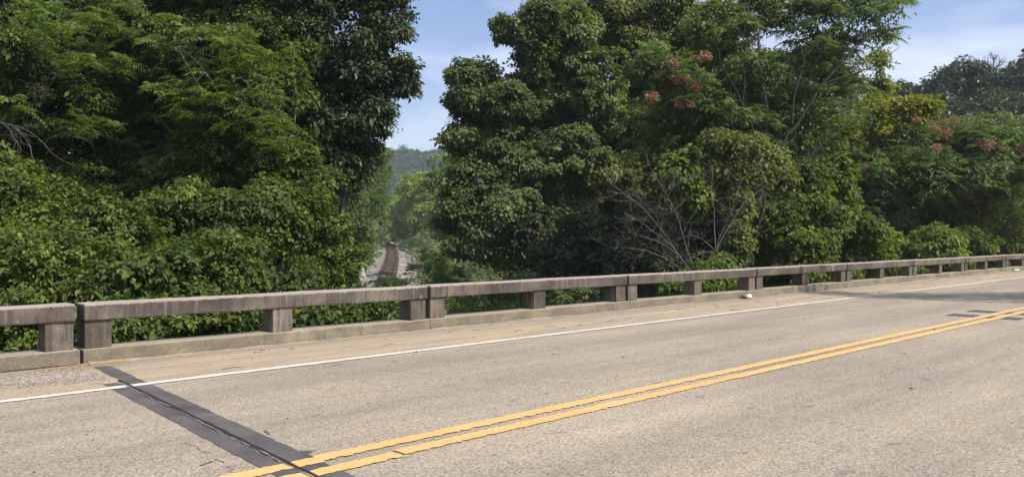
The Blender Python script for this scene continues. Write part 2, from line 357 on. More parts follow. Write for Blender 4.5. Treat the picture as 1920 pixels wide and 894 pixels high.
for sg in (-1, 1):
    mb = MB(); pts = cl + rt * sg * .75 + np.array([0, 0, .24]) - o0
    for (w, h0, h1) in ((.075, -.15, -.11), (.03, -.11, -.03)):
        a = pts + rt * w; b = pts - rt * w
        Vv = np.stack([a + [0, 0, h0], a + [0, 0, h1], b + [0, 0, h1], b + [0, 0, h0]], 1).reshape(-1, 3)
        j = np.arange(n_ - 1)[:, None] * 4 + np.arange(4)[None]; jn = np.arange(n_ - 1)[:, None] * 4 + (np.arange(4)[None] + 1) % 4
        mb.add(Vv, np.stack([j, jn, jn + 4, j + 4], -1).reshape(-1, 4))
    rl = mb.build('rail', RAILM, trackroot)
    mb = MB(); w, h0, h1 = .042, -.03, .02
    a = pts + rt * w; b = pts - rt * w
    Vv = np.stack([a + [0, 0, h0], a + [0, 0, h1], b + [0, 0, h1], b + [0, 0, h0]], 1).reshape(-1, 3)
    mb.add(Vv, np.stack([j, jn, jn + 4, j + 4], -1).reshape(-1, 4)); mb.build('rail_head', RAILT, rl)
mb = MB(); mb.box(-1.28, 1.28, -.12, .12, -.10, .09); slp_me = None; rest = MB(); ns = 0
bx = mb.build('sleeper', SLEEP, trackroot)
k = np.searchsorted(ty, 84.0)
pos = 84.0; first = True
while pos < 258:
    c = np.array([np.interp(pos, ty, cl[:, q]) for q in range(3)]); r = np.array([np.interp(pos, ty, rt[:, q]) for q in range(2)])
    ang = math.atan2(r[1], r[0]) + random.uniform(-.015, .015)
    if ns < 100:
        so_ = bx if first else bx.copy()
        if not first: COL.objects.link(so_)
        first = False; so_.parent = trackroot; so_.location = c - o0; so_.rotation_euler = (0, 0, ang)
    else:
        ca, sa = math.cos(ang), math.sin(ang); m2 = MB(); m2.box(-1.28, 1.28, -.12, .12, -.10, .09); vv = m2.v[0].copy()
        vv = np.stack([vv[:, 0] * ca - vv[:, 1] * sa, vv[:, 0] * sa + vv[:, 1] * ca, vv[:, 2]], 1) + c - o0; rest.add(vv, m2.q[0])
    ns += 1; pos += .62
tag(rest.build('far_sleepers', SLEEP, trackroot), kind='stuff')

# ---------------------------------------------------------------- road, joint, markings
def sheet(name, pts, m, z, kind='structure', parent=None):
    v = [ST(s, t, z) for s, t in pts]; me = bpy.data.meshes.new(name)
    inv = [(s, t, z) for s, t in pts]; me.from_pydata(inv, [], [tuple(range(len(pts)))]); me.update()
    o = link(name, me, m, parent, rz=RZ)
    if kind: tag(o, kind=kind)
    return o
S0, S1 = -70, 130
mb = MB(); mb.box(S0, S1, -1.9, 11.82, -.4, 0)
tag(mb.build('road', ROAD, rz=RZ), kind='structure')
def strip(name, s0, s1, t0, t1, m, z, jit=.006, step=.06, skew=0.0, across=False):
    """ragged-edged strip; across=True runs it over the road"""
    n = max(2, int((s1 - s0) / step)) if not across else max(2, int((t1 - t0) / step))
    j1 = smooth1(rng.normal(size=n + 1), 3) * jit; j2 = smooth1(rng.normal(size=n + 1), 3) * jit
    w = np.linspace(0, 1, n + 1)
    if across: A = np.stack([s0 + skew * (1 - w) + j1, t0 + (t1 - t0) * w, w * 0 + z], 1); B = np.stack([s1 + skew * (1 - w) + j2, t0 + (t1 - t0) * w, w * 0 + z], 1)
    else: A = np.stack([s0 + (s1 - s0) * w, t0 + j1, w * 0 + z], 1); B = np.stack([s0 + (s1 - s0) * w, t1 + j2, w * 0 + z], 1)
    V = np.concatenate([A, B]); i = np.arange(n); Q = np.stack([i, i + 1, i + n + 2, i + n + 1], 1)
    if across: Q = Q[:, ::-1]
    return tag(link(name, amesh(name, V, Q), m, rz=RZ), kind='structure')
SK = -.30      # the joint leans a little to the left as it comes towards the camera
JG = 2.99
def js(t): return JG + SK * (11.0 - t) / 11.0 * 1.6
def joint(name, a, b, t0, t1, m, z, jit):
    n = 160; w = np.linspace(0, 1, n + 1); tt = t0 + (t1 - t0) * w; c = JG - .046 * (9.5 - tt)
    A = np.stack([c + a + smooth1(rng.normal(size=n + 1), 5) * jit, tt, 0 * w + z], 1); B = np.stack([c + b + smooth1(rng.normal(size=n + 1), 5) * jit, tt, 0 * w + z], 1)
    V = np.concatenate([A, B]); i = np.arange(n); Q = np.stack([i + n + 1, i + n + 2, i + 1, i], 1)
    return tag(link(name, amesh(name, V, Q), m, rz=RZ), kind='structure')
joint('joint_asphalt_band', .02, .215, 0, 10.95, TAR, .004, .009)
joint('joint_asphalt_band', -.195, -.03, 0, 9.62, TAR, .004, .009)
me_ = [(2.99, 5.62), (3.04, 5.60), (3.12, 5.52), (3.04, 5.47), (2.98, 5.5)]; sheet('joint_asphalt_spur', me_[::-1], TAR, .0035)
joint('joint_seal', -.014, .021, 0, 9.75, GROOVE, .012, .005)
joint('joint_lip', -.030, -.020, 0, 9.55, LIP, .0125, .007)
strip('edge_line', -60, 2.75, 9.22, 9.355, WHITE, .008, .008)
strip('edge_line', 2.75, 3.23, 9.225, 9.375, WHITE, .0085, .004)
strip('edge_line', 3.23, 120, 9.235, 9.385, WHITE, .008, .008)
strip('edge_line', -60, 120, 1.0, 1.14, WHITE, .008, .008)
def yline(s0, s1, t0, t1, z=.009):
    return strip('centre_line', s0, s1, t0, t1, YELLOW, z, .009, .03)
yline(-60, 3.02, 5.19, 5.355); yline(3.02, 120, 5.22, 5.375)
yline(-60, 3.52, 4.905, 5.06); yline(3.56, 120, 4.95, 5.10)
for s0, s1 in ((18.05, 18.6), (19.3, 19.85)):
    strip('road_patch', s0, s1, 5.42, 5.95, PATCH, .005, .015, across=True)
    strip('road_patch', s0 + .03, s1 - .03, 5.12, 5.21, PATCH, .005, .01, across=True)
    strip('road_patch', s0, s1, 4.62, 4.95, PATCH, .005, .015, across=True)
SAND = simple('shoulder_sand', (.22, .185, .14), (.36, .29, .20), 5, .95, .3)
n = 900; xs = np.linspace(3.1, 58, n + 1); wd = np.clip(.05 + smooth1(rng.normal(size=n + 1), 41) * .12 + smooth1(rng.normal(size=n + 1), 5) * .025, .015, .3)
A = np.stack([xs, 11.284 - wd, 0 * xs + .003], 1); Bm = np.stack([xs, 11.284 - wd * .45, .004 + wd * .10], 1); Cc = np.stack([xs, 0 * xs + 11.284, .006 + wd * .16], 1)
i = np.arange(n); tag(link('shoulder_sand', amesh('shoulder_sand', np.concatenate([A, Bm, Cc]), np.concatenate([np.stack([i, i + 1, i + n + 2, i + n + 1], 1), np.stack([i + n + 1, i + n + 2, i + 2 * n + 3, i + 2 * n + 2], 1)])), SAND, rz=RZ), kind='structure')
# cracks
def crack(px0, py0, px1, py1, n=10, w=.0035):
    def gp(px, py): z = F * CAMH / (py - 443); return np.array([(px - 960) / F * z, z])
    a, b = gp(px0, py0), gp(px1, py1); k = np.linspace(0, 1, n)[:, None]; p = a + (b - a) * k
    L = np.linalg.norm(b - a); p[1:-1] += rng.normal(size=(n - 2, 2)) * L * .045
    d = unit(np.gradient(p, axis=0)); pe = np.stack([-d[:, 1], d[:, 0]], 1)
    ww = w * rng.uniform(.4, 1.3, size=(n, 1)); ww[0] *= .1; ww[-1] *= .1
    V = np.concatenate([np.c_[p - pe * ww, np.full(n, .006)], np.c_[p + pe * ww, np.full(n, .006)]]); i = np.arange(n - 1)
    tag(link('road_crack', amesh('road_crack', V, np.stack([i, i + 1, i + n + 1, i + n], 1)), TWIG), kind='structure')
crack(340, 829, 370, 838); crack(370, 838, 371, 845, 5); crack(371, 845, 398, 852)
crack(373, 874, 400, 865, 9, .008); crack(400, 860, 429, 868, 9, .005); crack(412, 875, 445, 874); crack(425, 876, 442, 893)
crack(495, 807, 507, 815, 8, .009)

# bridge superstructure under the deck
br = tag(empty('road_bridge', ST(3.2, 5, 0), RZ), 'concrete deck girders of the road bridge over the railway cutting', 'bridge')
mb = MB(); mb.box(0, 52, -6.6, 6.78, -.75, -.41); mb.build('deck_slab', CONC, br)
for t_ in (-5.6, -3.2, -.8, 1.6, 4.0, 6.0):
    mb = MB(); mb.box(0, 52, t_ - .22, t_ + .22, -1.75, -.755); mb.build('girder', CONC, br)
for s_ in (14, 30):
    mb = MB(); mb.box(s_ - .4, s_ + .4, -6.3, 6.4, -2.6, -1.755)
    for t_ in (-5, 0, 5): mb.box(s_ - .35, s_ + .35, t_ - .35, t_ + .35, -9, -2.601)
    mb.build('pier', CONC, br)

# ---------------------------------------------------------------- concrete railing panels
PL = 5.61; GAP = .07; T0 = 11.3
def bevel_box(name, x0, x1, y0, y1, z0, z1, bev, m, parent, taper=None):
    bm = bmesh.new(); bmesh.ops.create_cube(bm, size=1)
    for v in bm.verts:
        v.co = Vector(((x0 + x1) / 2 + v.co.x * (x1 - x0), (y0 + y1) / 2 + v.co.y * (y1 - y0), (z0 + z1) / 2 + v.co.z * (z1 - z0)))
        if taper and v.co.z < (z0 + z1) / 2 and v.co.y > (y0 + y1) / 2: v.co.y += taper
    bmesh.ops.bevel(bm, geom=bm.edges[:], offset=bev, segments=2, profile=.6, affect='EDGES')
    L = x1 - x0
    if L > 2:
        for k in range(1, 24):
            x = x0 + L * k / 24
            bmesh.ops.bisect_plane(bm, geom=bm.verts[:] + bm.edges[:] + bm.faces[:], plane_co=(x, 0, 0), plane_no=(1, 0, 0))
        for v in bm.verts:
            v.co.y += .004 * math.sin(v.co.x * 3.1 + v.co.z * 9) + random.uniform(-.003, .003); v.co.z += .003 * math.sin(v.co.x * 2.3) + random.uniform(-.0025, .0025)
    me = bpy.data.meshes.new(name); bm.to_mesh(me); bm.free()
    return link(name, me, m, parent)
def make_panel():
    r = empty('railing_panel')
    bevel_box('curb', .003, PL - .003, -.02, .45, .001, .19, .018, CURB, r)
    bevel_box('top_beam', .02, PL - GAP + .02, 0, .36, .555, .775, .02, CONC, r)
    for a in (.035, PL / 2 - .16, PL - GAP - .32): bevel_box('post', a, a + .325, .035, .33, .187, .557, .012, CONC, r, .09)
    return r
WHERE = {-1: 'cut off by the left photo edge, beside the loose gravel', 0: 'just right of the road joint with the vine thicket behind it',
         1: 'second right of the road joint, before the dark hollow', 2: 'third right of the road joint, below the bare brush',
         3: 'fourth right of the road joint, crushed cup at its foot', 4: 'fifth right of the road joint, below the bright thicket',
         5: 'sixth right of the road joint, past the bright thicket', 6: 'seventh right of the road joint, below the pale shrub',
         7: 'eighth right of the road joint, near the blue scrap', 8: 'last one at the right edge of the photo'}
p0 = make_panel()
for k in range(-1, 9):
    if k == -1: r = p0
    else:
        r = p0.copy(); COL.objects.link(r)
        for ch in list(p0.children):
            c = ch.copy(); COL.objects.link(c); c.parent = r
    r.location = ST(3.05 + PL * k + (-.03 if k < 0 else 0), T0, 0); r.rotation_euler = (0, random.uniform(-.0015, .0015), RZ)
    tag(r, 'concrete railing panel ' + WHERE[k], 'railing', 'concrete railing panels along the bridge')

# ---------------------------------------------------------------- gravel, litter, twigs
def stones(name, n, fs, ft, size, m):
    mb_ = MB(); V = []; Qs = []
    base = np.array([[1, 0, 0], [0, 1, 0], [-1, 0, 0], [0, -1, 0], [.1, .1, .9], [0, 0, -.7]], float)
    tris = np.array([[0, 1, 4], [1, 2, 4], [2, 3, 4], [3, 0, 4], [1, 0, 5], [2, 1, 5], [3, 2, 5], [0, 3, 5]])
    s = fs(n); t = ft(n, s); sz = size * rng.lognormal(0, .35, n)
    a = rng.uniform(0, 6.28, n); b6 = np.tile(base, (n, 1, 1)) * rng.uniform(.6, 1.25, (n, 6, 3))
    x = b6[..., 0] * np.cos(a)[:, None] - b6[..., 1] * np.sin(a)[:, None]; y = b6[..., 0] * np.sin(a)[:, None] + b6[..., 1] * np.cos(a)[:, None]
    V = np.stack([x, y, b6[..., 2] * .7], -1) * sz[:, None, None]
    V += np.stack([s, t, sz * .3], -1)[:, None]
    return tag(link(name, amesh(name, V.reshape(-1, 3), (tris[None] + np.arange(n)[:, None, None] * 6).reshape(-1, 3)), m, rz=RZ), kind='stuff')
def fs(n): return 2.95 - np.abs(rng.normal(size=n)) * 1.0
def ft(n, s): return 10.42 + rng.normal(size=n) * .24 + .12 * (2.9 - s)
o = stones('loose_gravel', 4200, fs, lambda n, s: np.clip(ft(n, s), 9.5, 11.25), .0105, STONE)
tag(o, 'grey gravel spilled on the shoulder beside the road joint', 'gravel', kind='stuff')
o = stones('shoulder_grit', 900, lambda n: rng.uniform(2, 45, n), lambda n, s: 11.27 - np.abs(rng.normal(size=n)) ** 1.3 * .55, .011, STONE)
tag(o, 'scattered grit and crumbs along the foot of the curb', 'grit', kind='stuff')
o = stones('road_chips', 120, lambda n: rng.uniform(0, 30, n), lambda n, s: rng.uniform(2, 11, n), .012, TWIG)
tag(o, 'dark chips and leaf crumbs lying on the asphalt', 'debris', kind='stuff')
mb = MB()
for _ in range(170):
    s = 2.95 + rng.normal() * .28; t = 11.17 - abs(rng.normal()) * .12; a = rng.uniform(0, 3.14) * .5 - .5; L = rng.uniform(.05, .17); z = rng.uniform(.004, .02)
    mb.tube([(s, t, z), (s + L * .5 * math.cos(a), t + L * .5 * math.sin(a), z + .01), (s + L * math.cos(a), t + L * math.sin(a), z)], .002, 4)
tag(mb.build('dry_straw', STRAW, rz=RZ), 'brown pine straw caught at the curb beside the railing gap', 'straw', kind='stuff')
mb = MB()
for _ in range(46):
    s = rng.uniform(3.5, 36); t = rng.choice([11.1, 10.6, 10.0]) + rng.normal() * .2; t = min(t, 11.22); a = rng.normal() * .5; L = rng.uniform(.08, .35)
    mb.tube([(s, t, .008), (s + L * .5 * math.cos(a), t + L * .5 * math.sin(a) + .01, .02), (s + L * math.cos(a), min(t + L * math.sin(a), 11.24), .007)], [.004, .0035, .002], 4)
tag(mb.build('fallen_twigs', TWIG, rz=RZ), 'small brown twigs scattered along the sandy shoulder', 'twigs', kind='stuff')
def cup(name, px, py, label, ma, mc, sc=1.0):
    z = F * CAMH / (py - 443); x = (px - 960) / F * z
    r = tag(empty(name, (x, z, .0), .35), label, 'litter')
    mb = MB(); th = np.linspace(0, 2 * math.pi, 14, endpoint=False)
    def rings(spec, wob):
        Vs = []
        for (xx, ra) in spec:
            rr = ra * (1 + wob * np.sin(3 * th + xx * 40)); Vs.append(np.stack([np.full(14, xx), rr * np.cos(th), np.maximum(rr * np.sin(th) * .8 + .045, .004)], 1) * sc)
        V = np.concatenate(Vs); k = len(spec); i = np.arange(k - 1)[:, None] * 14 + np.arange(14)[None]; i2 = np.arange(k - 1)[:, None] * 14 + (np.arange(14)[None] + 1) % 14
        return V, np.stack([i, i2, i2 + 14, i + 14], -1).reshape(-1, 4)
    V, q = rings([(-.02, .012), (-.018, .045), (.05, .05), (.085, .055), (.09, .05), (.03, .043)], .10); mb.add(V, q); mb.build('cup_body', ma, r, True)
    mb = MB(); V, q = rings([(-.13, .008), (-.115, .035), (-.07, .052), (-.025, .047)], .18); mb.add(V, q); mb.build('cup_sleeve', mc, r, True)
    mb = MB(); V, q = rings([(.10, .06), (.108, .055), (.112, .01)], .05); V[:, 2] = V[:, 2] * .25 + .002; mb.add(V, q); mb.build('lid', ma, r, True)
cup('crushed_cup', 1400, 560, 'crushed brown and white paper cup lying at the foot of the curb', CANW, CANB, 1.35)
cup('crumpled_bottle', 1906, 508.5, 'crumpled pale blue scrap by the curb at the far right', CANC, CANC, 1.2)

# ---------------------------------------------------------------- foliage engine
def leaf_quads(pos, nrm, dr, L, Wd, fold=.18, droop=.15):
    sd = unit(np.cross(nrm, dr)); L = L[:, None]; Wd = Wd[:, None]
    mid = pos + dr * L * .45 + nrm * fold * Wd
    a = mid + sd * Wd * .5; b = mid - sd * Wd * .5; tip = pos + dr * L; tip[:, 2] -= (droop * L)[:, 0]
    return np.stack([pos, a, tip, b], 1)
def finish(name, quads, var, m, parent):
    V = quads.reshape(-1, 3); Q = np.arange(len(V)).reshape(-1, 4)
    V = V - np.array(parent.location) if parent is not None else V
    return link(name, amesh(name, V, Q, var), m, parent)
def blobs_to_subs(blobs, spacing, inner=.55, topbias=.15):
    """twig-end centres scattered through each lobe's outer half"""
    C = []; D = []
    for (c, r) in blobs:
        area = 4 * math.pi * ((r[0] * r[1]) ** 1.6 / 3 + (r[0] * r[2]) ** 1.6 / 3 + (r[1] * r[2]) ** 1.6 / 3) ** (1 / 1.6)
        n = max(5, int(area / spacing ** 2 * 1.25))
        d = rdir(n); d[:, 2] += topbias; d = unit(d)
        k = inner + (1.06 - inner) * rng.random(n) ** .6
        lump = 1 + .16 * np.sin(d[:, 0] * 5 + c[0] * 3) * np.sin(d[:, 2] * 6 + c[2] * 2) + .10 * rng.normal(size=n)
        C.append(c + d * r * (k * lump)[:, None]); D.append(d)
    return np.concatenate(C), np.concatenate(D)
def lobed(blobs):
    o = []
    for c, r in blobs:
        o.append((c, r * .80))
        K = 9
        for d in rdir(K):
            d = unit(d + np.array([0, -.25, .3])); o.append((c + d * r * rng.uniform(.6, .85), r * rng.uniform(.18, .46) * np.array([1, 1, rng.uniform(.6, 1.3)])))
    return o
def leaves(blobs, spacing, per, L, asp=.75, inner=.5, flat=.65, updir=.7, clump=.55, topbias=.15, hollow=.75):
    C, D = blobs_to_subs(lobed(blobs) if len(blobs) < 60 else blobs, spacing, inner, topbias); n = len(C)
    if hollow > 0:
        f = 2.1 / max(spacing * 3, 1.2); ph = rng.uniform(0, 6, 6)
        w = np.sin(C[:, 0] * f * 1.1 + ph[0] + 1.5 * np.sin(C[:, 2] * f * .8 + ph[1])) + np.sin(C[:, 2] * f * 1.5 + ph[2] + 1.3 * np.sin(C[:, 1] * f + ph[3])) + .7 * np.sin(C[:, 1] * f * 1.3 + C[:, 0] * f * 2.1 + ph[4])
        kp = w > -1.75 + hollow * 1.6 * rng.random(n); C = C[kp]; D = D[kp]; n = len(C)
    cr_ = spacing * rng.lognormal(-.5, .38, n); cv = rng.random(n)
    cnt = np.maximum(3, (per * (cr_ / (spacing * .67)) ** 2 * rng.uniform(.6, 1.3, n))).astype(int)
    idx = np.repeat(np.arange(n), cnt); m = len(idx)
    off = rdir(m) * (rng.random(m) ** .45)[:, None]; off[:, 2] *= flat
    # pull leaves to the outer, upper side of the spray so it reads as a shingled dome
    side = np.sum(off * D[idx], 1); off -= D[idx] * np.minimum(side, 0)[:, None] * .7
    pos = C[idx] + off * cr_[idx][:, None]
    nrm = unit(D[idx] * .55 + off * .35 + rng.normal(size=(m, 3)) * .42 + np.array([0, 0, updir]))
    dr = off * .8 + D[idx] * .4 + rng.normal(size=(m, 3)) * .5 + np.array([0, 0, -.25]); dr = unit(dr - nrm * np.sum(dr * nrm, 1)[:, None])
    Ls = L * np.clip(rng.lognormal(-.08, .3, m), .4, 1.9) * (rng.uniform(.75, 1.25, n)[idx]); q = leaf_quads(pos, nrm, dr, Ls, Ls * asp * rng.uniform(.8, 1.15, m))
    var = np.clip(clump * cv[idx] + (1 - clump) * rng.random(m), 0, .97); var[rng.random(m) < .0018] = 1
    return q, var, C
def fronds(C, D, nf, L, pairs, lw=.30, droop=.55):
    """pinnate leaves: rosettes of nf fronds at every twig end"""
    n = len(C); idx = np.repeat(np.arange(n), nf); m = len(idx)
    az = rng.uniform(0, 2 * math.pi, m); el = rng.uniform(-.25, .75, m)
    d = np.stack([np.cos(az) * np.cos(el), np.sin(az) * np.cos(el), np.sin(el)], 1) + D[idx] * .45; d = unit(d)
    Lf = L * rng.uniform(.65, 1.2, m); k = (np.arange(pairs) + 1.0) / pairs
    side = unit(np.cross(d, np.array([0, 0, 1.]) + rng.normal(size=(m, 3)) * .25)); up = np.cross(side, d)
    P_ = C[idx][:, None] + d[:, None] * (Lf[:, None] * k)[..., None]
    P_[..., 2] -= droop * Lf[:, None] * k ** 2 * .8
    out_q = []; vv = []
    cv = rng.random(m)
    for sg in (-1, 1):
        dd = unit(side[:, None] * sg + d[:, None] * .35 + np.array([0, 0, -.35]) + rng.normal(size=(m, pairs, 3)) * .13)
        nn = unit(up[:, None] + rng.normal(size=(m, pairs, 3)) * .2); nn = unit(nn - dd * np.sum(nn * dd, -1, keepdims=True))
        ll = (lw * Lf[:, None] * (1.05 - .65 * k ** 2)[None])
        out_q.append(leaf_quads(P_.reshape(-1, 3), nn.reshape(-1, 3), dd.reshape(-1, 3), ll.ravel(), ll.ravel() * .36)); vv.append(np.clip(.6 * np.repeat(cv, pairs) + .4 * rng.random(m * pairs), 0, .97))
    return np.concatenate(out_q), np.concatenate(vv)
def B(*rows):
    """lobes given as (photo x, photo y, distance, half width, half height[, depth factor]) -> metres in the world"""
    o = []
    for r in rows:
        px, py, d, w, h = r[:5]; k = r[5] if len(r) > 5 else .85
        rx, rz = w * d / F, h * d / F; o.append((P(px, py, d), np.array([rx, max(rx, rz) * k, rz])))
    return o
def curve(a, b, n=7, sag=.0, wob=.05, rs=None):
    a = np.asarray(a, float); b = np.asarray(b, float); k = np.linspace(0, 1, n)[:, None]; L = np.linalg.norm(b - a)
    p = a + (b - a) * k; w = np.cumsum(rng.normal(size=(n, 3)), 0) * wob * L / n; w -= w[-1] * k
    p += w; p[:, 2] -= sag * L * np.sin(math.pi * k[:, 0]); return p
def skeleton(mb, base, blobs, r0, subs=None, ntw=0, lean=None, minr=.03, split=.3):
    cs = np.array([b[0] for b in blobs]); top = cs[np.argmax(cs[:, 2])]; cen = cs.mean(0)
    t_end = cen * .45 + top * .55 if lean is None else np.array(lean)
    n = 12; k = np.linspace(0, 1, n)[:, None]; st = np.array(base) + (t_end - base) * k
    st[:, :2] += (np.cumsum(rng.normal(size=(n, 2)), 0) * .018 * np.linalg.norm(t_end - base)) * k
    rad = r0 * (1 - .72 * k[:, 0]); mb.tube(st, rad, 8)
    for c, r in blobs:
        zz = max(st[0][2] + split * (st[-1][2] - st[0][2]), c[2] - .75 * np.linalg.norm((c - t_end)[:2]) - .3 * r[2])
        j = int(np.clip(np.searchsorted(st[:, 2], zz), 2, n - 1)); a = st[j]
        L = np.linalg.norm(c - a)
        if L < .3: continue
        rr = min(rad[j] * .7, .035 * L + .03); mb.tube(curve(a, c, 8, .08, .12), np.linspace(rr, max(minr * .6, rr * .25), 8), 6)
        if subs is not None and ntw:
            near = subs[np.linalg.norm((subs - c) / r, axis=1) < 1.15]
            if len(near):
                for s_ in near[rng.choice(len(near), min(ntw, len(near)), replace=False)]:
                    mb.tube(curve(c + (a - c) * rng.uniform(0, .35), s_, 5, .05, .12), np.linspace(max(minr * .5, rr * .25), .008, 5), 4)
def ground_at(x, y): return np.array([x, y, float(H(x, y)) - .1])
def tree(name, label, cat, bpx, bd, blobs, m, L, spacing, per, r0=.2, group=None, barkm=BARK, lean=None, ntw=8, frond=None, asp=.75, inner=.5, crown='crown', flat=.65, clump=.55, updir=.7, split=.3, topbias=.15, hollow=.75):
    x = (bpx - 960) / F * bd; base = ground_at(x, bd)
    r = tag(empty(name, tuple(base)), label, cat, group)
    q, v, C = leaves(blobs, spacing, per, L, asp, inner, flat, clump=clump, updir=updir, topbias=topbias, hollow=hollow)
    if frond:
        fl, pairs, nf, share = frond
        C2, D2 = blobs_to_subs(blobs, spacing * share, .75, .35); q2, v2 = fronds(C2, D2, nf, fl, pairs)
        finish('compound_leaves', q2, v2, L_AIL if m in (L_AIL, L_VINE, L_MAPLE) else m, r); C = np.concatenate([C, C2])
    finish(crown, q, v, m, r)
    mb = MB(); skeleton(mb, base, blobs, r0, C, ntw, lean, split=split)
    mb.v = [a - base for a in mb.v]; mb.build('trunk', barkm, r, True)
    return r
def sprays(root, spots, m, L=.62, nf=7, name='sunlit_sprays'):
    C = np.array(spots); D = unit(np.tile([.3, -.5, .3], (len(C), 1)) + rng.normal(size=(len(C), 3)) * .3)
    C3 = np.concatenate([C] + [C + rng.normal(size=C.shape) * .35 for _ in range(2)]); D3 = np.tile(D, (3, 1))
    q, v = fronds(C3, D3, nf, L, 9, .26, .6); finish(name, q, v, m, root)
BARKS = bark('bark_dark', (.02, .018, .015), (.055, .048, .038))
def stems(root, lines, m=BARKS, name='branch'):
    b = np.array(root.location)
    for r0, d, pts in lines:
        mb = MB(); k = [P(px, py, d) for px, py in pts]; p = []
        for a, c in zip(k[:-1], k[1:]): p += list(curve(a, c, 6, 0, .10)[:-1])
        p.append(k[-1]); mb.tube(np.array(p) - b, np.linspace(r0 * .5, r0 * .15, len(p)), 6); mb.build(name, m, root, True)
def seeds(root, spots, size=.24):
    """pinkish hanging seed bunches, one mesh copied to each spot"""
    n = 210; p = rng.normal(size=(n, 3)) * np.array([.55, .55, .40]); p = p / np.maximum(1, np.linalg.norm(p, axis=1) / .8)[:, None] * size; nn = rdir(n); dd = unit(np.cross(nn, rdir(n)))
    Ls = rng.uniform(.06, .12, n); q = leaf_quads(p, nn, dd, Ls, Ls * .5)
    me = amesh('seed_cluster', q.reshape(-1, 3), np.arange(n * 4).reshape(-1, 4), rng.random(n) * .95); me.materials.append(L_SEED)
    for s_ in spots:
        o = bpy.data.objects.new('seed_cluster', me); COL.objects.link(o); o.parent = root
        o.location = Vector(s_) - root.location; o.rotation_euler = (random.uniform(-.4, .4), random.uniform(-.4, .4), random.uniform(0, 6)); k = random.uniform(.45, 1.25); o.scale = (k, k, k)

# ---------------------------------------------------------------- left bank
t_v = tree('vine_draped_tree', 'tall tree smothered in vines at the far left, with feathery sprays and dead twigs', 'tree', 130, 25,
     B((-60, 60, 24, 130, 130), (70, 30, 25, 110, 110), (40, 180, 22, 110, 90), (150, 130, 24, 90, 90), (-40, 260, 22, 100, 90), (90, 280, 25, 100, 70), (160, -70, 26, 120, 90), (190, 230, 25, 80, 80), (20, 350, 24, 110, 60), (150, 350, 23, 90, 60), (20, 90, 20.5, 60, 36), (120, 60, 21.5, 50, 30), (160, 190, 22, 50, 50)),
     L_VINE, .10, .45, 66, .14, frond=(.6, 8, 5, 2.4))
t_l = tree('ailanthus_tree', 'leafy tree with feathery compound leaves and bare drooping twigs beside the vine-draped tree', 'tree', 330, 23,
     B((300, 30, 24, 110, 100), (400, -40, 24, 120, 90), (370, 120, 22, 80, 60), (430, 100, 21, 60, 40), (260, 170, 24, 90, 80), (450, 190, 21.5, 70, 40), (480, 240, 21.5, 55, 35), (330, 250, 25, 110, 80), (250, 320, 24, 100, 60), (420, 300, 25, 80, 60), (500, 60, 24.5, 60, 70), (330, 330, 22, 60, 36), (380, 290, 21.5, 50, 40), (470, 330, 23, 70, 40), (220, 60, 22, 60, 50)),
     L_VINE, .10, .45, 56, .10, frond=(.68, 9, 7, 1.9))
L_SPRAY = leafmat('leaf_spray', (.07, .11, .02), (.12, .17, .035), (.20, .26, .065))
sprays(t_l, [P(px, py, d) for px, py, d in ((430, 85, 19.8), (470, 105, 19.8), (505, 120, 19.8), (400, 140, 20), (325, 175, 20), (340, 150, 20.2), (480, 205, 19.7), (505, 228, 19.7), (450, 212, 19.8), (525, 240, 19.8), (360, 190, 20), (420, 110, 20), (390, 60, 20.5), (490, 250, 20), (430, 235, 20))], L_SPRAY)
sprays(t_v, [P(px, py, d) for px, py, d in ((80, 70, 19), (200, 45, 20), (160, 85, 20), (215, 115, 20.5), (170, 255, 20.5), (20, 185, 18.5), (230, 120, 20.5), (140, 60, 20), (190, 20, 20.5), (120, 110, 19.5), (60, 40, 19), (150, 240, 20))], L_SPRAY)
tree('broadleaf_tree', 'tall dark glossy-leaved tree overhanging the left side of the railway gap', 'tree', 610, 25,
     B((560, 0, 25, 90, 90), (650, -60, 26, 110, 80), (640, 70, 25, 90, 70), (725, 50, 25, 48, 52), (590, 150, 26, 80, 80), (690, 140, 25, 62, 55), (750, 150, 25, 30, 30), (640, 220, 25, 80, 60), (710, 215, 25, 32, 38), (570, 260, 26, 90, 70), (660, 275, 26, 45, 28), (728, 8, 25, 40, 42), (500, 170, 27, 70, 110), (600, 320, 25, 70, 50), (540, 340, 25, 70, 50), (650, 320, 26, 40, 30)),
     L_DARK, .14, .45, 60, .14, asp=.55, ntw=10)
tree('vine_column', 'vine-smothered snag standing between the dark tree and the vine mounds', 'tree', 520, 23,
     B((540, 180, 23, 40, 50), (530, 260, 22.5, 46, 50), (560, 320, 22, 50, 46), (500, 310, 22, 50, 50), (600, 350, 22, 50, 40), (555, 110, 23.5, 34, 40)),
     L_VINE, .12, .42, 40, .08, crown='vine_leaves')
tree('vine_thicket', 'low mound of bright vine leaves at the far left behind the railing', 'thicket', 40, 15,
     B((-40, 390, 15.5, 90, 90), (20, 330, 16.5, 60, 56), (70, 430, 16, 62, 66), (100, 370, 17, 34, 40), (10, 520, 14.2, 120, 90), (110, 500, 14.8, 80, 80), (60, 610, 14, 120, 70), (-60, 620, 13.6, 90, 80)),
     L_KUDZU, .088, .38, 46, .05, crown='vine_leaves', ntw=4, asp=.85)
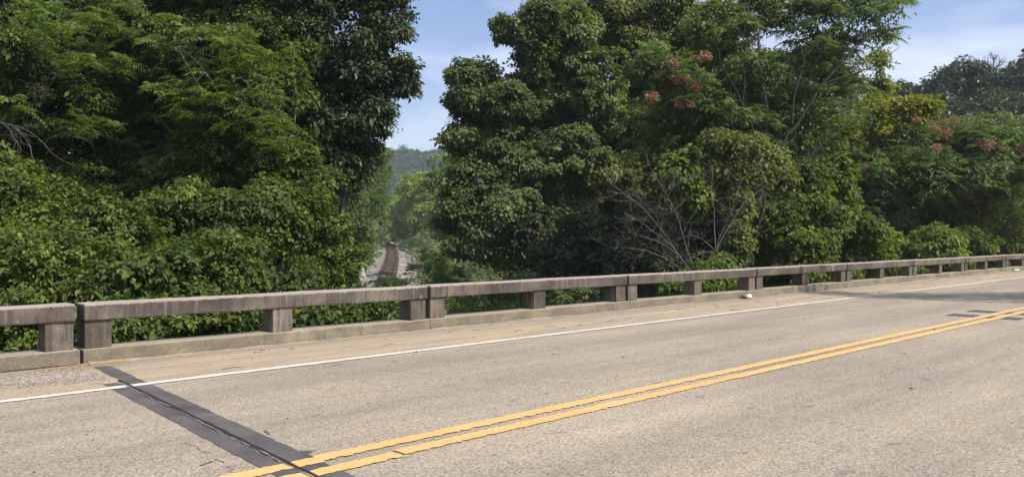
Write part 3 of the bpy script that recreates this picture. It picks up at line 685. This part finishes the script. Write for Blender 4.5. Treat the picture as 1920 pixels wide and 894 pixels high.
tree('vine_thicket', 'large rounded mound of sunlit vines filling the middle of the left bank behind the railing', 'thicket', 330, 16.5,
     B((230, 450, 16, 90, 80), (300, 420, 17, 70, 56), (360, 385, 17.4, 52, 40), (300, 520, 15, 110, 80), (440, 400, 17.5, 80, 52), (500, 372, 18.2, 46, 40), (410, 500, 15.8, 100, 80), (200, 540, 14.5, 80, 70), (350, 600, 14.4, 120, 60), (230, 620, 13.8, 90, 50), (500, 430, 18, 80, 70)),
     L_VINE, .085, .36, 54, .06, crown='vine_leaves', ntw=4, asp=.85)
tree('vine_thicket', 'vine mound sloping down to the railway, right of the large mound', 'thicket', 560, 19,
     B((560, 405, 19, 52, 44), (600, 450, 19.5, 60, 52), (640, 500, 20, 40, 40), (520, 520, 17, 80, 60), (600, 520, 18.5, 60, 50), (560, 590, 16.5, 110, 40), (660, 600, 17.5, 80, 26), (480, 590, 15.5, 80, 50), (712, 598, 17, 50, 26), (690, 590, 16.5, 50, 22), (735, 592, 17, 34, 20), (740, 541, 18, 9, 4)),
     L_VINE, .09, .38, 50, .06, crown='vine_leaves', ntw=4, asp=.85)
tree('bank_tree', 'small feathery green tree leaning over the left bank above the tracks', 'tree', 640, 52,
     B((600, 350, 42, 70, 50), (655, 350, 50, 45, 45), (690, 330, 60, 38, 34), (640, 420, 46, 55, 55), (685, 400, 58, 32, 45), (700, 300, 60, 24, 26), (655, 470, 50, 36, 30), (640, 300, 60, 60, 30), (702, 350, 64, 24, 36), (695, 385, 62, 24, 30), (716, 318, 68, 16, 22), (670, 440, 52, 30, 30)),
     L_AIL, .16, .7, 34, .14, frond=(.8, 7, 5, 2.0))
tree('bank_shrub', 'bright green shrubs on the slope just left of the tracks', 'shrub', 685, 90,
     B((690, 440, 88, 16, 26), (668, 470, 78, 22, 24), (698, 418, 100, 14, 24), (655, 500, 70, 18, 14), (710, 392, 120, 14, 30), (682, 455, 84, 16, 18)),
     L_PALE, .24, .7, 44, .08)

# ---------------------------------------------------------------- far end of the line
tree('yellow_green_tree', 'sunny yellow-green tree closing the end of the railway gap', 'tree', 775, 205,
     B((765, 350, 200, 26, 22), (790, 375, 195, 42, 34), (750, 385, 210, 26, 30), (815, 350, 190, 28, 24), (765, 425, 205, 40, 24), (820, 400, 180, 34, 40), (790, 335, 205, 18, 12)),
     L_CENT, .55, 1.7, 32, .35)
tree('slender_tree', 'thin tree with dark trunk at the bend of the tracks', 'tree', 738, 245,
     B((738, 415, 240, 14, 26), (728, 395, 240, 14, 22), (748, 430, 240, 18, 14)), L_CENT, .55, 1.8, 30, .4)
tree('trackside_shrub', 'low bright shrubs along the right edge of the ballast', 'shrub', 812, 88,
     B((800, 478, 124, 12, 16), (815, 505, 88, 16, 18), (812, 530, 76, 14, 16), (778, 452, 165, 10, 7), (836, 520, 76, 18, 24), (790, 462, 140, 10, 9)),
     L_AIL, .24, .7, 36, .06)
tree('overhanging_tree', 'mid-green tree leaning over the right side of the tracks', 'tree', 862, 105,
     B((855, 330, 100, 34, 36), (832, 305, 110, 24, 20), (822, 345, 110, 24, 24), (850, 390, 95, 36, 40), (870, 440, 90, 46, 40), (825, 425, 105, 22, 30)),
     L_PALE, .34, .95, 44, .2)

# ---------------------------------------------------------------- right bank
tree('maple_tree', 'tall broadleaf tree with a ragged knobbly crown right of the sky gap', 'tree', 1000, 40,
     B((868, 140, 38, 28, 28), (870, 185, 38, 26, 22), (900, 250, 39, 50, 50), (860, 265, 38, 22, 24), (945, 190, 38, 40, 42), (960, 60, 38, 30, 28), (985, 120, 39, 46, 46), (1010, 30, 38, 40, 40), (1060, 70, 40, 70, 70), (1050, -40, 41, 80, 60), (1010, 200, 40, 60, 60),
       (1100, 180, 40, 80, 70), (960, 300, 39, 70, 60), (890, 340, 38, 50, 48), (1060, 290, 40, 90, 70), (940, 390, 38, 70, 60), (865, 400, 38, 40, 50), (1040, 400, 41, 90, 60), (900, 460, 38, 60, 40), (905, 150, 38.5, 22, 22), (930, 250, 42, 60, 60), (1000, 300, 44, 90, 80), (1035, 140, 42, 60, 60), (985, 185, 42, 56, 50), (1110, 90, 44, 60, 60), (1060, 210, 44, 70, 60)),
     L_MAPLE, .15, .60, 90, .15, asp=.85, inner=.5, ntw=9, hollow=.4)
tree('maple_tree', 'tall pale-leaved tree rising out of the top of the photo behind the pink-seeded tree', 'tree', 1190, 42,
     B((1150, 20, 42, 70, 60), (1230, 40, 42, 70, 60), (1180, 110, 42, 70, 60), (1120, -50, 43, 70, 60), (1260, -40, 43, 80, 60), (1240, 150, 43, 60, 60), (1160, 230, 43, 70, 60), (1300, 60, 43, 60, 60), (1200, 330, 42, 80, 60), (1140, 400, 42, 70, 50), (1350, 120, 44, 60, 60), (1330, 220, 44, 70, 60), (1210, 240, 45, 90, 80), (1400, 250, 45, 70, 60), (1290, 330, 44, 80, 60)),
     L_OLIVE, .16, .66, 76, .15, asp=.85, ntw=9, hollow=.4)
t_ail = tree('ailanthus_tree', 'tree with upswept forking branches, feathery leaves and pink seed bunches at the centre right', 'tree', 1370, 32,
     B((1230, 130, 31, 50, 40), (1280, 170, 31, 60, 45), (1350, 60, 32, 60, 50), (1400, 140, 32, 70, 50), (1340, 230, 32, 80, 50), (1430, 20, 33, 60, 40), (1250, 260, 33, 70, 50), (1440, 230, 33, 70, 50)),
     L_MAPLE, .12, .6, 50, .18, frond=(.75, 9, 7, 1.5), ntw=12)
t_lean = tree('ailanthus_tree', 'tree whose bare forking limbs sweep up to the right against the sky', 'tree', 1420, 33,
     B((1510, 40, 32, 60, 34), (1580, 20, 32, 60, 30), (1640, 15, 32, 50, 26), (1560, 90, 32, 60, 34), (1620, 75, 32, 46, 24), (1500, 140, 33, 70, 40), (1590, 150, 33, 50, 30), (1520, -30, 33, 70, 40), (1540, 210, 33, 70, 45), (1490, 260, 33, 60, 40)),
     L_AIL, .12, .9, 14, .2, frond=(.8, 9, 7, 1.15), ntw=14, lean=P(1560, 110, 32.5), split=.15)
stems(t_lean, [(.13, 30.6, [(1405, 480), (1440, 330), (1490, 235), (1540, 160), (1600, 95), (1690, 20)]), (.07, 30.5, [(1490, 235), (1505, 110), (1480, -10)]), (.06, 30.5, [(1540, 160), (1640, 125), (1685, 90)]),
   (.07, 30.4, [(1440, 330), (1400, 210), (1392, 60), (1405, -20)]), (.05, 30.4, [(1505, 110), (1560, 40), (1590, -20)]), (.05, 30.5, [(1415, 440), (1480, 330), (1560, 250), (1640, 210)]), (.04, 30.3, [(1400, 210), (1350, 110), (1330, 40)])])
seeds(t_ail, [P(px, py, 30.2) + rng.normal(size=3) * np.array([.15, .4, .1]) for px, py in ((1228, 118), (1248, 125), (1262, 148), (1240, 160), (1285, 150), (1300, 112), (1310, 160), (1225, 180), (1320, 185), (1300, 190), (1270, 185), (1255, 108), (1308, 118))])
tree('yellowing_tree', 'tree with yellowing leaves showing behind the leaning tree', 'tree', 1575, 52,
     B((1615, 140, 44, 38, 34), (1645, 115, 44, 18, 22), (1650, 160, 44, 16, 20), (1590, 200, 47, 50, 40), (1540, 250, 47, 50, 40), (1640, 190, 48, 22, 26), (1560, 160, 50, 40, 40), (1470, 300, 46, 50, 40)),
     L_YELL, .15, .6, 34, .06)
tree('golden_tree', 'small golden-green tree with bright top leaves left of the distant hillside', 'tree', 1690, 46,
     B((1690, 205, 41, 44, 26), (1735, 205, 41, 16, 16), (1645, 225, 41, 40, 34), (1600, 250, 44, 40, 30), (1700, 260, 45, 50, 26)), L_YELL, .16, .55, 34, .14, frond=None)
t_sum = tree('sumac_tree', 'broad tree with feathery leaves and red seed bunches at the right edge', 'tree', 1800, 50,
     B((1700, 285, 42, 70, 34), (1780, 265, 42, 60, 34), (1860, 275, 40, 60, 36), (1920, 290, 40, 50, 40), (1640, 320, 41, 60, 40), (1740, 330, 40, 70, 40), (1830, 330, 40, 70, 40), (1910, 345, 40, 60, 50), (1660, 380, 41, 50, 40)),
     L_AIL, .15, .65, 30, .2, frond=(.85, 8, 6, 1.3), lean=P(1770, 290, 46))
seeds(t_sum, [P(px, py, 39.0) + rng.normal(size=3) * np.array([.2, .5, .12]) for px, py in ((1720, 222), (1748, 228), (1768, 222), (1795, 232), (1830, 272), (1833, 280), (1890, 275), (1905, 285), (1918, 275), (1790, 250), (1618, 315), (1595, 345), (1875, 285), (1780, 275), (1745, 240), (1860, 300), (1725, 285))], .30)
tree('dense_shrub', 'dark rounded bushes filling the hollow at the right below the red-seeded tree', 'shrub', 1780, 62,
     B((1720, 400, 58, 60, 46), (1790, 380, 60, 60, 44), (1860, 400, 60, 70, 60), (1920, 380, 58, 60, 70), (1830, 440, 58, 70, 44), (1900, 450, 58, 60, 44), (1700, 440, 62, 40, 40)),
     L_OLIVE, .24, .95, 32, .1)
tree('olive_shrub', 'olive-green bushes along the slope between the red-seeded tree and the far railing', 'shrub', 1800, 43,
     B((1650, 400, 42, 40, 36), (1700, 420, 42, 44, 40), (1760, 400, 42, 50, 40), (1820, 410, 42, 50, 44), (1880, 420, 42, 50, 50), (1930, 400, 43, 40, 60), (1690, 360, 42, 40, 30), (1780, 360, 42, 50, 30), (1860, 350, 42, 50, 34), (1920, 460, 43, 50, 40), (1880, 470, 42, 30, 24)),
     L_OLIVE, .16, .6, 40, .08)
tree('pale_shrub', 'pale feathery green shrub just above the far railing at the right', 'shrub', 1770, 40,
     B((1720, 465, 38.5, 34, 30), (1760, 458, 38.5, 36, 24), (1800, 452, 40, 34, 26), (1835, 462, 40, 26, 24), (1745, 445, 38.5, 26, 20), (1700, 495, 38.5, 30, 24), (1770, 495, 38.5, 60, 22), (1660, 500, 38.5, 40, 20)),
     L_PALE, .16, .5, 48, .05, frond=(.6, 7, 5, 1.6))
tree('ivy_thicket', 'big bright leafy thicket above the railing, right of the bare brush', 'thicket', 1540, 32,
     B((1500, 345, 32, 52, 46), (1550, 330, 32.5, 42, 40), (1470, 410, 31, 50, 44), (1540, 410, 31, 60, 50), (1600, 440, 32, 46, 44), (1500, 470, 30.5, 70, 40), (1640, 455, 33, 34, 26), (1590, 490, 32, 60, 26), (1650, 500, 34, 50, 16), (1580, 375, 32, 30, 36), (1500, 520, 30, 90, 26), (1690, 512, 36, 50, 12), (1560, 530, 31.5, 60, 20)),
     L_KUDZU, .135, .5, 64, .09, crown='foliage', asp=.85)
tree('leafy_shrub', 'bright young tree with large light leaves left of the pale dead twigs', 'shrub', 1290, 28.5,
     B((1280, 310, 28, 40, 26), (1260, 345, 28, 32, 32), (1305, 350, 28, 32, 32), (1290, 385, 28, 36, 26), (1330, 375, 28.5, 22, 26)),
     L_KUDZU, .16, .42, 42, .07, crown='foliage', asp=.8)
tree('ivy_clad_tree', 'dead tree wrapped in ivy rising behind the pale dead twigs', 'tree', 1388, 27.5,
     B((1350, 275, 28, 36, 24), (1400, 280, 28, 44, 26), (1440, 300, 28.5, 30, 22), (1370, 320, 28, 34, 30), (1420, 335, 28, 32, 26), (1388, 400, 27.5, 16, 44), (1382, 465, 27, 20, 40), (1360, 500, 26.5, 30, 20), (1450, 330, 29, 40, 40)),
     L_OLIVE, .12, .38, 40, .10, crown='ivy', asp=.85)
tree('roadside_sprig', 'small leafy sprigs poking up between the railing and the bare brush', 'shrub', 1340, 24.5,
     B((1330, 520, 24.5, 26, 16), (1290, 540, 23.5, 46, 14), (1360, 540, 24.5, 34, 14), (1345, 500, 24.5, 10, 10)), L_KUDZU, .13, .36, 36, .03, crown='foliage')
tree('fern_like_sapling', 'young sapling with fern-like leaves at the edge of the dark hollow near the tracks', 'sapling', 815, 58,
     B((820, 495, 52, 18, 16), (846, 520, 48, 24, 18), (840, 545, 44, 36, 16)), L_AIL, .14, .8, 12, .04, frond=(.8, 9, 7, 1.0))
tree('understory_tree', 'dark shaded trees filling the hollow behind the bare brush', 'tree', 1130, 37,
     B((1110, 440, 36, 60, 44), (1190, 420, 37, 60, 50), (1250, 440, 36, 60, 50), (1170, 490, 35, 70, 36), (1060, 480, 36, 60, 36), (1260, 500, 34, 60, 30), (1320, 440, 36, 60, 50), (1400, 440, 36, 50, 50), (980, 430, 38, 60, 40), (1340, 500, 34, 60, 26)),
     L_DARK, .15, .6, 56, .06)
tree('shade_sapling', 'shaded saplings with drooping leaves deep in the dark hollow', 'sapling', 1010, 44,
     B((940, 480, 42, 40, 28), (1010, 460, 44, 50, 34), (1090, 470, 45, 60, 40), (980, 540, 36, 60, 26), (1080, 550, 34, 60, 20), (900, 560, 36, 60, 24)), L_MAPLE, .17, .8, 16, .06, frond=(.8, 8, 6, 1.5))

# dead brush and bare twigs
def brush(mb, p, d, L, r, depth, up=.0, spread=.55):
    n = 5; pts = [np.array(p)]; dd = np.array(d, float)
    for _ in range(n - 1):
        dd = unit(dd + rng.normal(size=3) * .16 + np.array([0, 0, up])); pts.append(pts[-1] + dd * L / (n - 1))
    mb.tube(pts, np.linspace(r, r * .5, n), 5 if r > .012 else 4)
    if depth <= 0: return
    for _ in range(rng.integers(2, 4)):
        j = rng.integers(1, n); nd_ = unit(dd + rng.normal(size=3) * spread); brush(mb, pts[j], nd_, L * rng.uniform(.5, .75), r * .55, depth - 1, up, spread)
def deadbrush(name, label, base, limbs, r0, depth, cat='dead brush', up=.02):
    base = np.array(base); r = tag(empty(name, tuple(base)), label, cat)
    for k, (px, py, d) in enumerate(limbs):
        mb = MB(); e = P(px, py, d); L = np.linalg.norm(e - base); c = curve(base, e, 9, -.10, .10); mb.tube(c, np.linspace(r0, r0 * .35, 9), 6)
        for j in range(3, 9):
            for _ in range(2 if depth > 1 else 1): brush(mb, c[j], unit(c[j] - c[j - 1] + rng.normal(size=3) * .55), L * .22, r0 * .32, depth, up)
        mb.v = [a - base for a in mb.v]; mb.build('limb', BARKD, r, True)
deadbrush('dead_brush', 'tangle of bare grey branches arching left over the dark hollow', P(1310, 530, 24.5), [(1145, 345, 23.8), (1170, 400, 23.5), (1230, 330, 24.5), (1150, 465, 23.5), (1190, 440, 23.5)], .017, 3)
deadbrush('dead_brush', 'pale leafless branches standing in front of the ivy-clad tree', P(1345, 470, 23.5), [(1385, 420, 23), (1392, 335, 23.5), (1335, 310, 23.8), (1440, 345, 23.8), (1280, 495, 23.5), (1290, 440, 23.5)], .015, 2)
deadbrush('bare_twigs', 'bare curved twigs hanging among the feathery sprays high on the left', P(330, 90, 20.5), [(420, 195, 19.5), (490, 185, 19.5), (380, 175, 19.8)], .018, 1, 'bare twigs', .03)
deadbrush('bare_twigs', 'tangle of dead twigs low on the far-left vine-draped tree', P(-10, 230, 20), [(70, 310, 18.5), (40, 280, 18.5), (100, 290, 18.8)], .014, 1, 'bare twigs', -.02)
deadbrush('bare_twigs', 'crooked dead twig crossing the foliage near the top left corner', P(60, 210, 20), [(85, 150, 19), (150, 90, 19), (120, 120, 19.3)], .014, 1, 'bare twigs', .03)
deadbrush('bare_tree', 'small leafless tree on the skyline of the distant right hillside', P(1862, 165, 118), [(1862, 108, 118), (1850, 118, 118), (1876, 116, 118)], .16, 2, 'tree', .06)

# ---------------------------------------------------------------- far right hillside trees
g3 = 'dark trees on the distant right hillside'
tree('hillside_tree', 'dark round-topped tree standing highest left of the bare tree on the distant hillside', 'tree', 1800, 122,
     B((1800, 130, 120, 38, 22), (1770, 170, 120, 42, 30), (1830, 165, 120, 40, 30), (1800, 210, 118, 60, 34), (1760, 215, 120, 40, 26)), L_DARK, .42, 1.3, 30, .35, g3, asp=.8)
tree('hillside_tree', 'dark tree cut off by the right edge of the photo on the distant hillside', 'tree', 1905, 115,
     B((1915, 120, 114, 24, 28), (1900, 165, 114, 40, 36), (1940, 150, 114, 40, 50), (1880, 200, 113, 50, 34), (1930, 220, 112, 50, 40)), L_DARK, .42, 1.3, 30, .35, g3, asp=.8)
tree('hillside_tree', 'lowest dark tree beside the golden treetop on the distant hillside', 'tree', 1700, 125,
     B((1690, 170, 125, 30, 18), (1720, 190, 125, 34, 22), (1670, 195, 125, 26, 20), (1740, 200, 124, 30, 26)), L_DARK, .42, 1.3, 28, .3, g3, asp=.8)
tree('hillside_tree', 'grey-green tree below the dark ones on the distant right hillside', 'tree', 1860, 95,
     B((1860, 235, 92, 40, 22), (1900, 245, 92, 36, 24), (1820, 240, 94, 40, 24), (1880, 275, 90, 60, 26)), L_OLIVE, .34, 1.1, 30, .25, g3)

# ---------------------------------------------------------------- woodland masses behind, undergrowth, far ridge
def mass(name, label, rows, m, L, spacing, per, cat='woods', inner=.4):
    q, v, C = leaves(B(*rows), spacing, per, L, .8, inner)
    o = finish(name, q, v, m, None); return tag(o, label, cat, kind='stuff')
rr = []
for px in range(840, 1960, 70):
    for py, d in ((250, 66), (330, 60), (410, 55), (480, 50)):
        if px > 1600 and py < 300: continue
        if px < (1000 if py < 380 else 950): continue
        rr.append((px + rng.uniform(-20, 20), py + rng.uniform(-15, 15), d + rng.uniform(-4, 4), 62, 52))
for px in range(1280, 1560, 60): rr.append((px, 150, 62, 60, 60))
mass('background_woods', 'shaded woodland behind the trees on the right bank', rr, L_DARK, .36, 1.3, 40)  # dark leaf colour partly stands in for deep shade in the hollows
rr = []
for px in range(-120, 620, 75):
    for py, d in ((-30, 38), (40, 36), (130, 36), (220, 34), (310, 32), (400, 28)): rr.append((px + rng.uniform(-20, 20), py, d + rng.uniform(-3, 3), 70, 65))
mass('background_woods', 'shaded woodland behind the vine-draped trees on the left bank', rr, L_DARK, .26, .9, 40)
# right hillside wood
rr = []
for k in range(46):
    px = rng.uniform(1640, 2050); d = rng.uniform(95, 135); x = (px - 960) / F * d; z = float(H(x, d)); rr.append((px, 443 - (z + 3.5 - CAMH) / d * F, d, 42, 38))
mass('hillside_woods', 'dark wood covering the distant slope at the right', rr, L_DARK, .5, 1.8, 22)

def undergrowth():
    n = 52000; u = rng.random(n); d = 15 * (260 / 15) ** u; px = rng.uniform(-80, 2000, n); x = (px - 960) / F * d
    tx, tz = trk(d); off = x - tx; keep = (off < -3.3) | (off > 4.3)
    s = x * U[0] + d * U[1]; t = x * N[0] + d * N[1]; keep &= (t > 12.4)
    x = x[keep]; d = d[keep]; n = len(x); z = H(x, d); off = off[keep]
    near = np.clip((np.abs(off) - 3.5) / 4, .12, 1)
    sz = .10 + .0042 * d; K = 5
    pos = np.stack([x, d, z], 1)[:, None] + rng.normal(size=(n, K, 3)) * (sz * 2.2)[:, None, None] * np.array([1, 1, 0])
    pos[..., 2] += rng.random((n, K)) * (.25 + .9 * near)[:, None] * (.6 + .004 * d)[:, None]
    pos = pos.reshape(-1, 3); m = len(pos); S = np.repeat(sz, K) * rng.uniform(.7, 1.3, m)
    nn = unit(rng.normal(size=(m, 3)) * .5 + np.array([0, -.25, .9])); dd = rng.normal(size=(m, 3)); dd = unit(dd - nn * np.sum(dd * nn, 1)[:, None])
    q = leaf_quads(pos, nn, dd, S, S * .7); cv = np.repeat(rng.random(n), K)
    o = finish('undergrowth', q, np.clip(.6 * cv + .4 * rng.random(m), 0, .97), L_MAPLE, None)
    tag(o, 'low weeds and creepers covering the banks below the trees', 'undergrowth', kind='stuff')
undergrowth()

# far ridge across the valley
rx = np.linspace(-420, 260, 90); ryd = np.linspace(560, 900, 26); RX, RY = np.meshgrid(rx, ryd)
def ridge(x, y):
    px = 960 + x / 700 * F
    top = 68 + 3 * np.sin(x * .03 + 1) + 2.5 * np.sin(x * .11) + 4 * sstep(-90, -60, x)
    return top * np.exp(-((y - 720) / 90.0) ** 2) + 2
i = np.arange(25)[:, None] * 90 + np.arange(89)[None]
tag(link('hill', amesh('hill', np.stack([RX, RY, ridge(RX, RY)], -1).reshape(-1, 3), np.stack([i, i + 1, i + 91, i + 90], -1).reshape(-1, 4), smooth=True), groundmat()), kind='structure')
n = 950; x = rng.uniform(-190, -20, n); y = rng.uniform(600, 735, n); z = ridge(x, y)
bl = [(np.array([a, b, c + 2.5]), np.array([5.2, 5.2, 4.8]) * k) for a, b, c, k in zip(x, y, z, rng.uniform(.5, 1.7, n))]
q, v, C = leaves(bl, 2.8, 16, 1.3, .85, .7, clump=.8)
tag(finish('ridge_woods', q, v, L_FAR, None), 'blue-green wooded ridge far beyond the railway gap', 'woods', kind='stuff')

# ---------------------------------------------------------------- rocks, log pile, shade tree
def rock(name, label, c, r, seed):
    rs = np.random.default_rng(seed); bm = bmesh.new(); bmesh.ops.create_icosphere(bm, subdivisions=4, radius=1)
    for v in bm.verts:
        p = np.array(v.co); k = 1 + .18 * math.sin(p[0] * 3 + seed) * math.sin(p[2] * 4) + .10 * math.sin(p[1] * 9 + p[2] * 7 + seed) + rs.uniform(-.03, .03)
        p = np.sign(p) * np.abs(p) ** .75; p = np.round(p * 5) / 5 * .45 + p * .55
        v.co = Vector(p * k * np.array(r))
    me = bpy.data.meshes.new(name); bm.to_mesh(me); bm.free(); o = link(name, me, ROCK, loc=tuple(c)); return tag(o, label, 'rock')
rock('rock_outcrop', 'pale rock slab on the bank low at the left of the tracks', P(662, 512, 66), (.9, 1.4, 1.3), 2)
rock('rock_outcrop', 'pale rock face beside the bend where the tracks disappear', P(706, 443, 215), (1.9, 2.5, 2.6), 5)
lp = P(783, 500, 108); lr = tag(empty('log_pile', (lp[0], lp[1], lp[2] - .3)), 'heap of dark old sleepers dumped beside the tracks on the right', 'log pile')
for k in range(9):
    mb = MB(); mb.box(-1.3, 1.3, -.13, .13, -.1, .1); o = mb.build('old_sleeper', SLEEP, lr)
    o.location = (random.uniform(-.7, .7), random.uniform(-2.5, 2.5), .15 + .13 * (k % 4)); o.rotation_euler = (random.uniform(-.2, .2), random.uniform(-.25, .15), random.uniform(-.2, 1.2))

# roadside tree right of the frame that throws the shadow on the road
def shade():
    base = ground_at(21.8, 16.3); c0 = np.array([21.8, 16.3, 0.])
    bl = [(c0 + np.array(a), np.array(b)) for a, b in (((0, 0, 11), (2.1, 2.2, 1.7)), ((-1.5, .6, 13), (1.8, 1.7, 1.4)), ((1.6, .4, 12), (2.0, 2.2, 1.8)), ((-.5, -.6, 15), (1.3, 1.2, 1.3)), ((.9, 1.4, 9), (2.2, 1.9, 1.5)), ((-.2, .2, 17), (.7, .7, 1.1)), ((3, .8, 9), (2.4, 2.2, 2)))]
    r = tag(empty('roadside_tree', tuple(base)), 'tall roadside tree just outside the frame whose shadow crosses the road', 'tree')
    q, v, C = leaves(bl, .8, 8, .2, .8); finish('crown', q, v, L_MAPLE, r)
    mb = MB(); skeleton(mb, base, bl, .25, C, 4); mb.v = [a - base for a in mb.v]; mb.build('trunk', BARK, r, True)
shade()

# ---------------------------------------------------------------- haze
def haze():
    m = bpy.data.materials.new('haze'); m.use_nodes = True; t = m.node_tree; t.nodes.clear()
    o = t.nodes.new('ShaderNodeOutputMaterial'); v = t.nodes.new('ShaderNodeVolumePrincipled')
    v.inputs['Color'].default_value = (.82, .9, 1, 1); v.inputs['Density'].default_value = .00035; v.inputs['Anisotropy'].default_value = .2
    t.links.new(v.outputs[0], o.inputs['Volume'])
    mb = MB(); mb.box(-4300, 4300, -4300, 4700, -12, 110); tag(mb.build('haze', m), kind='stuff')
USE_HAZE = True
if USE_HAZE: haze()
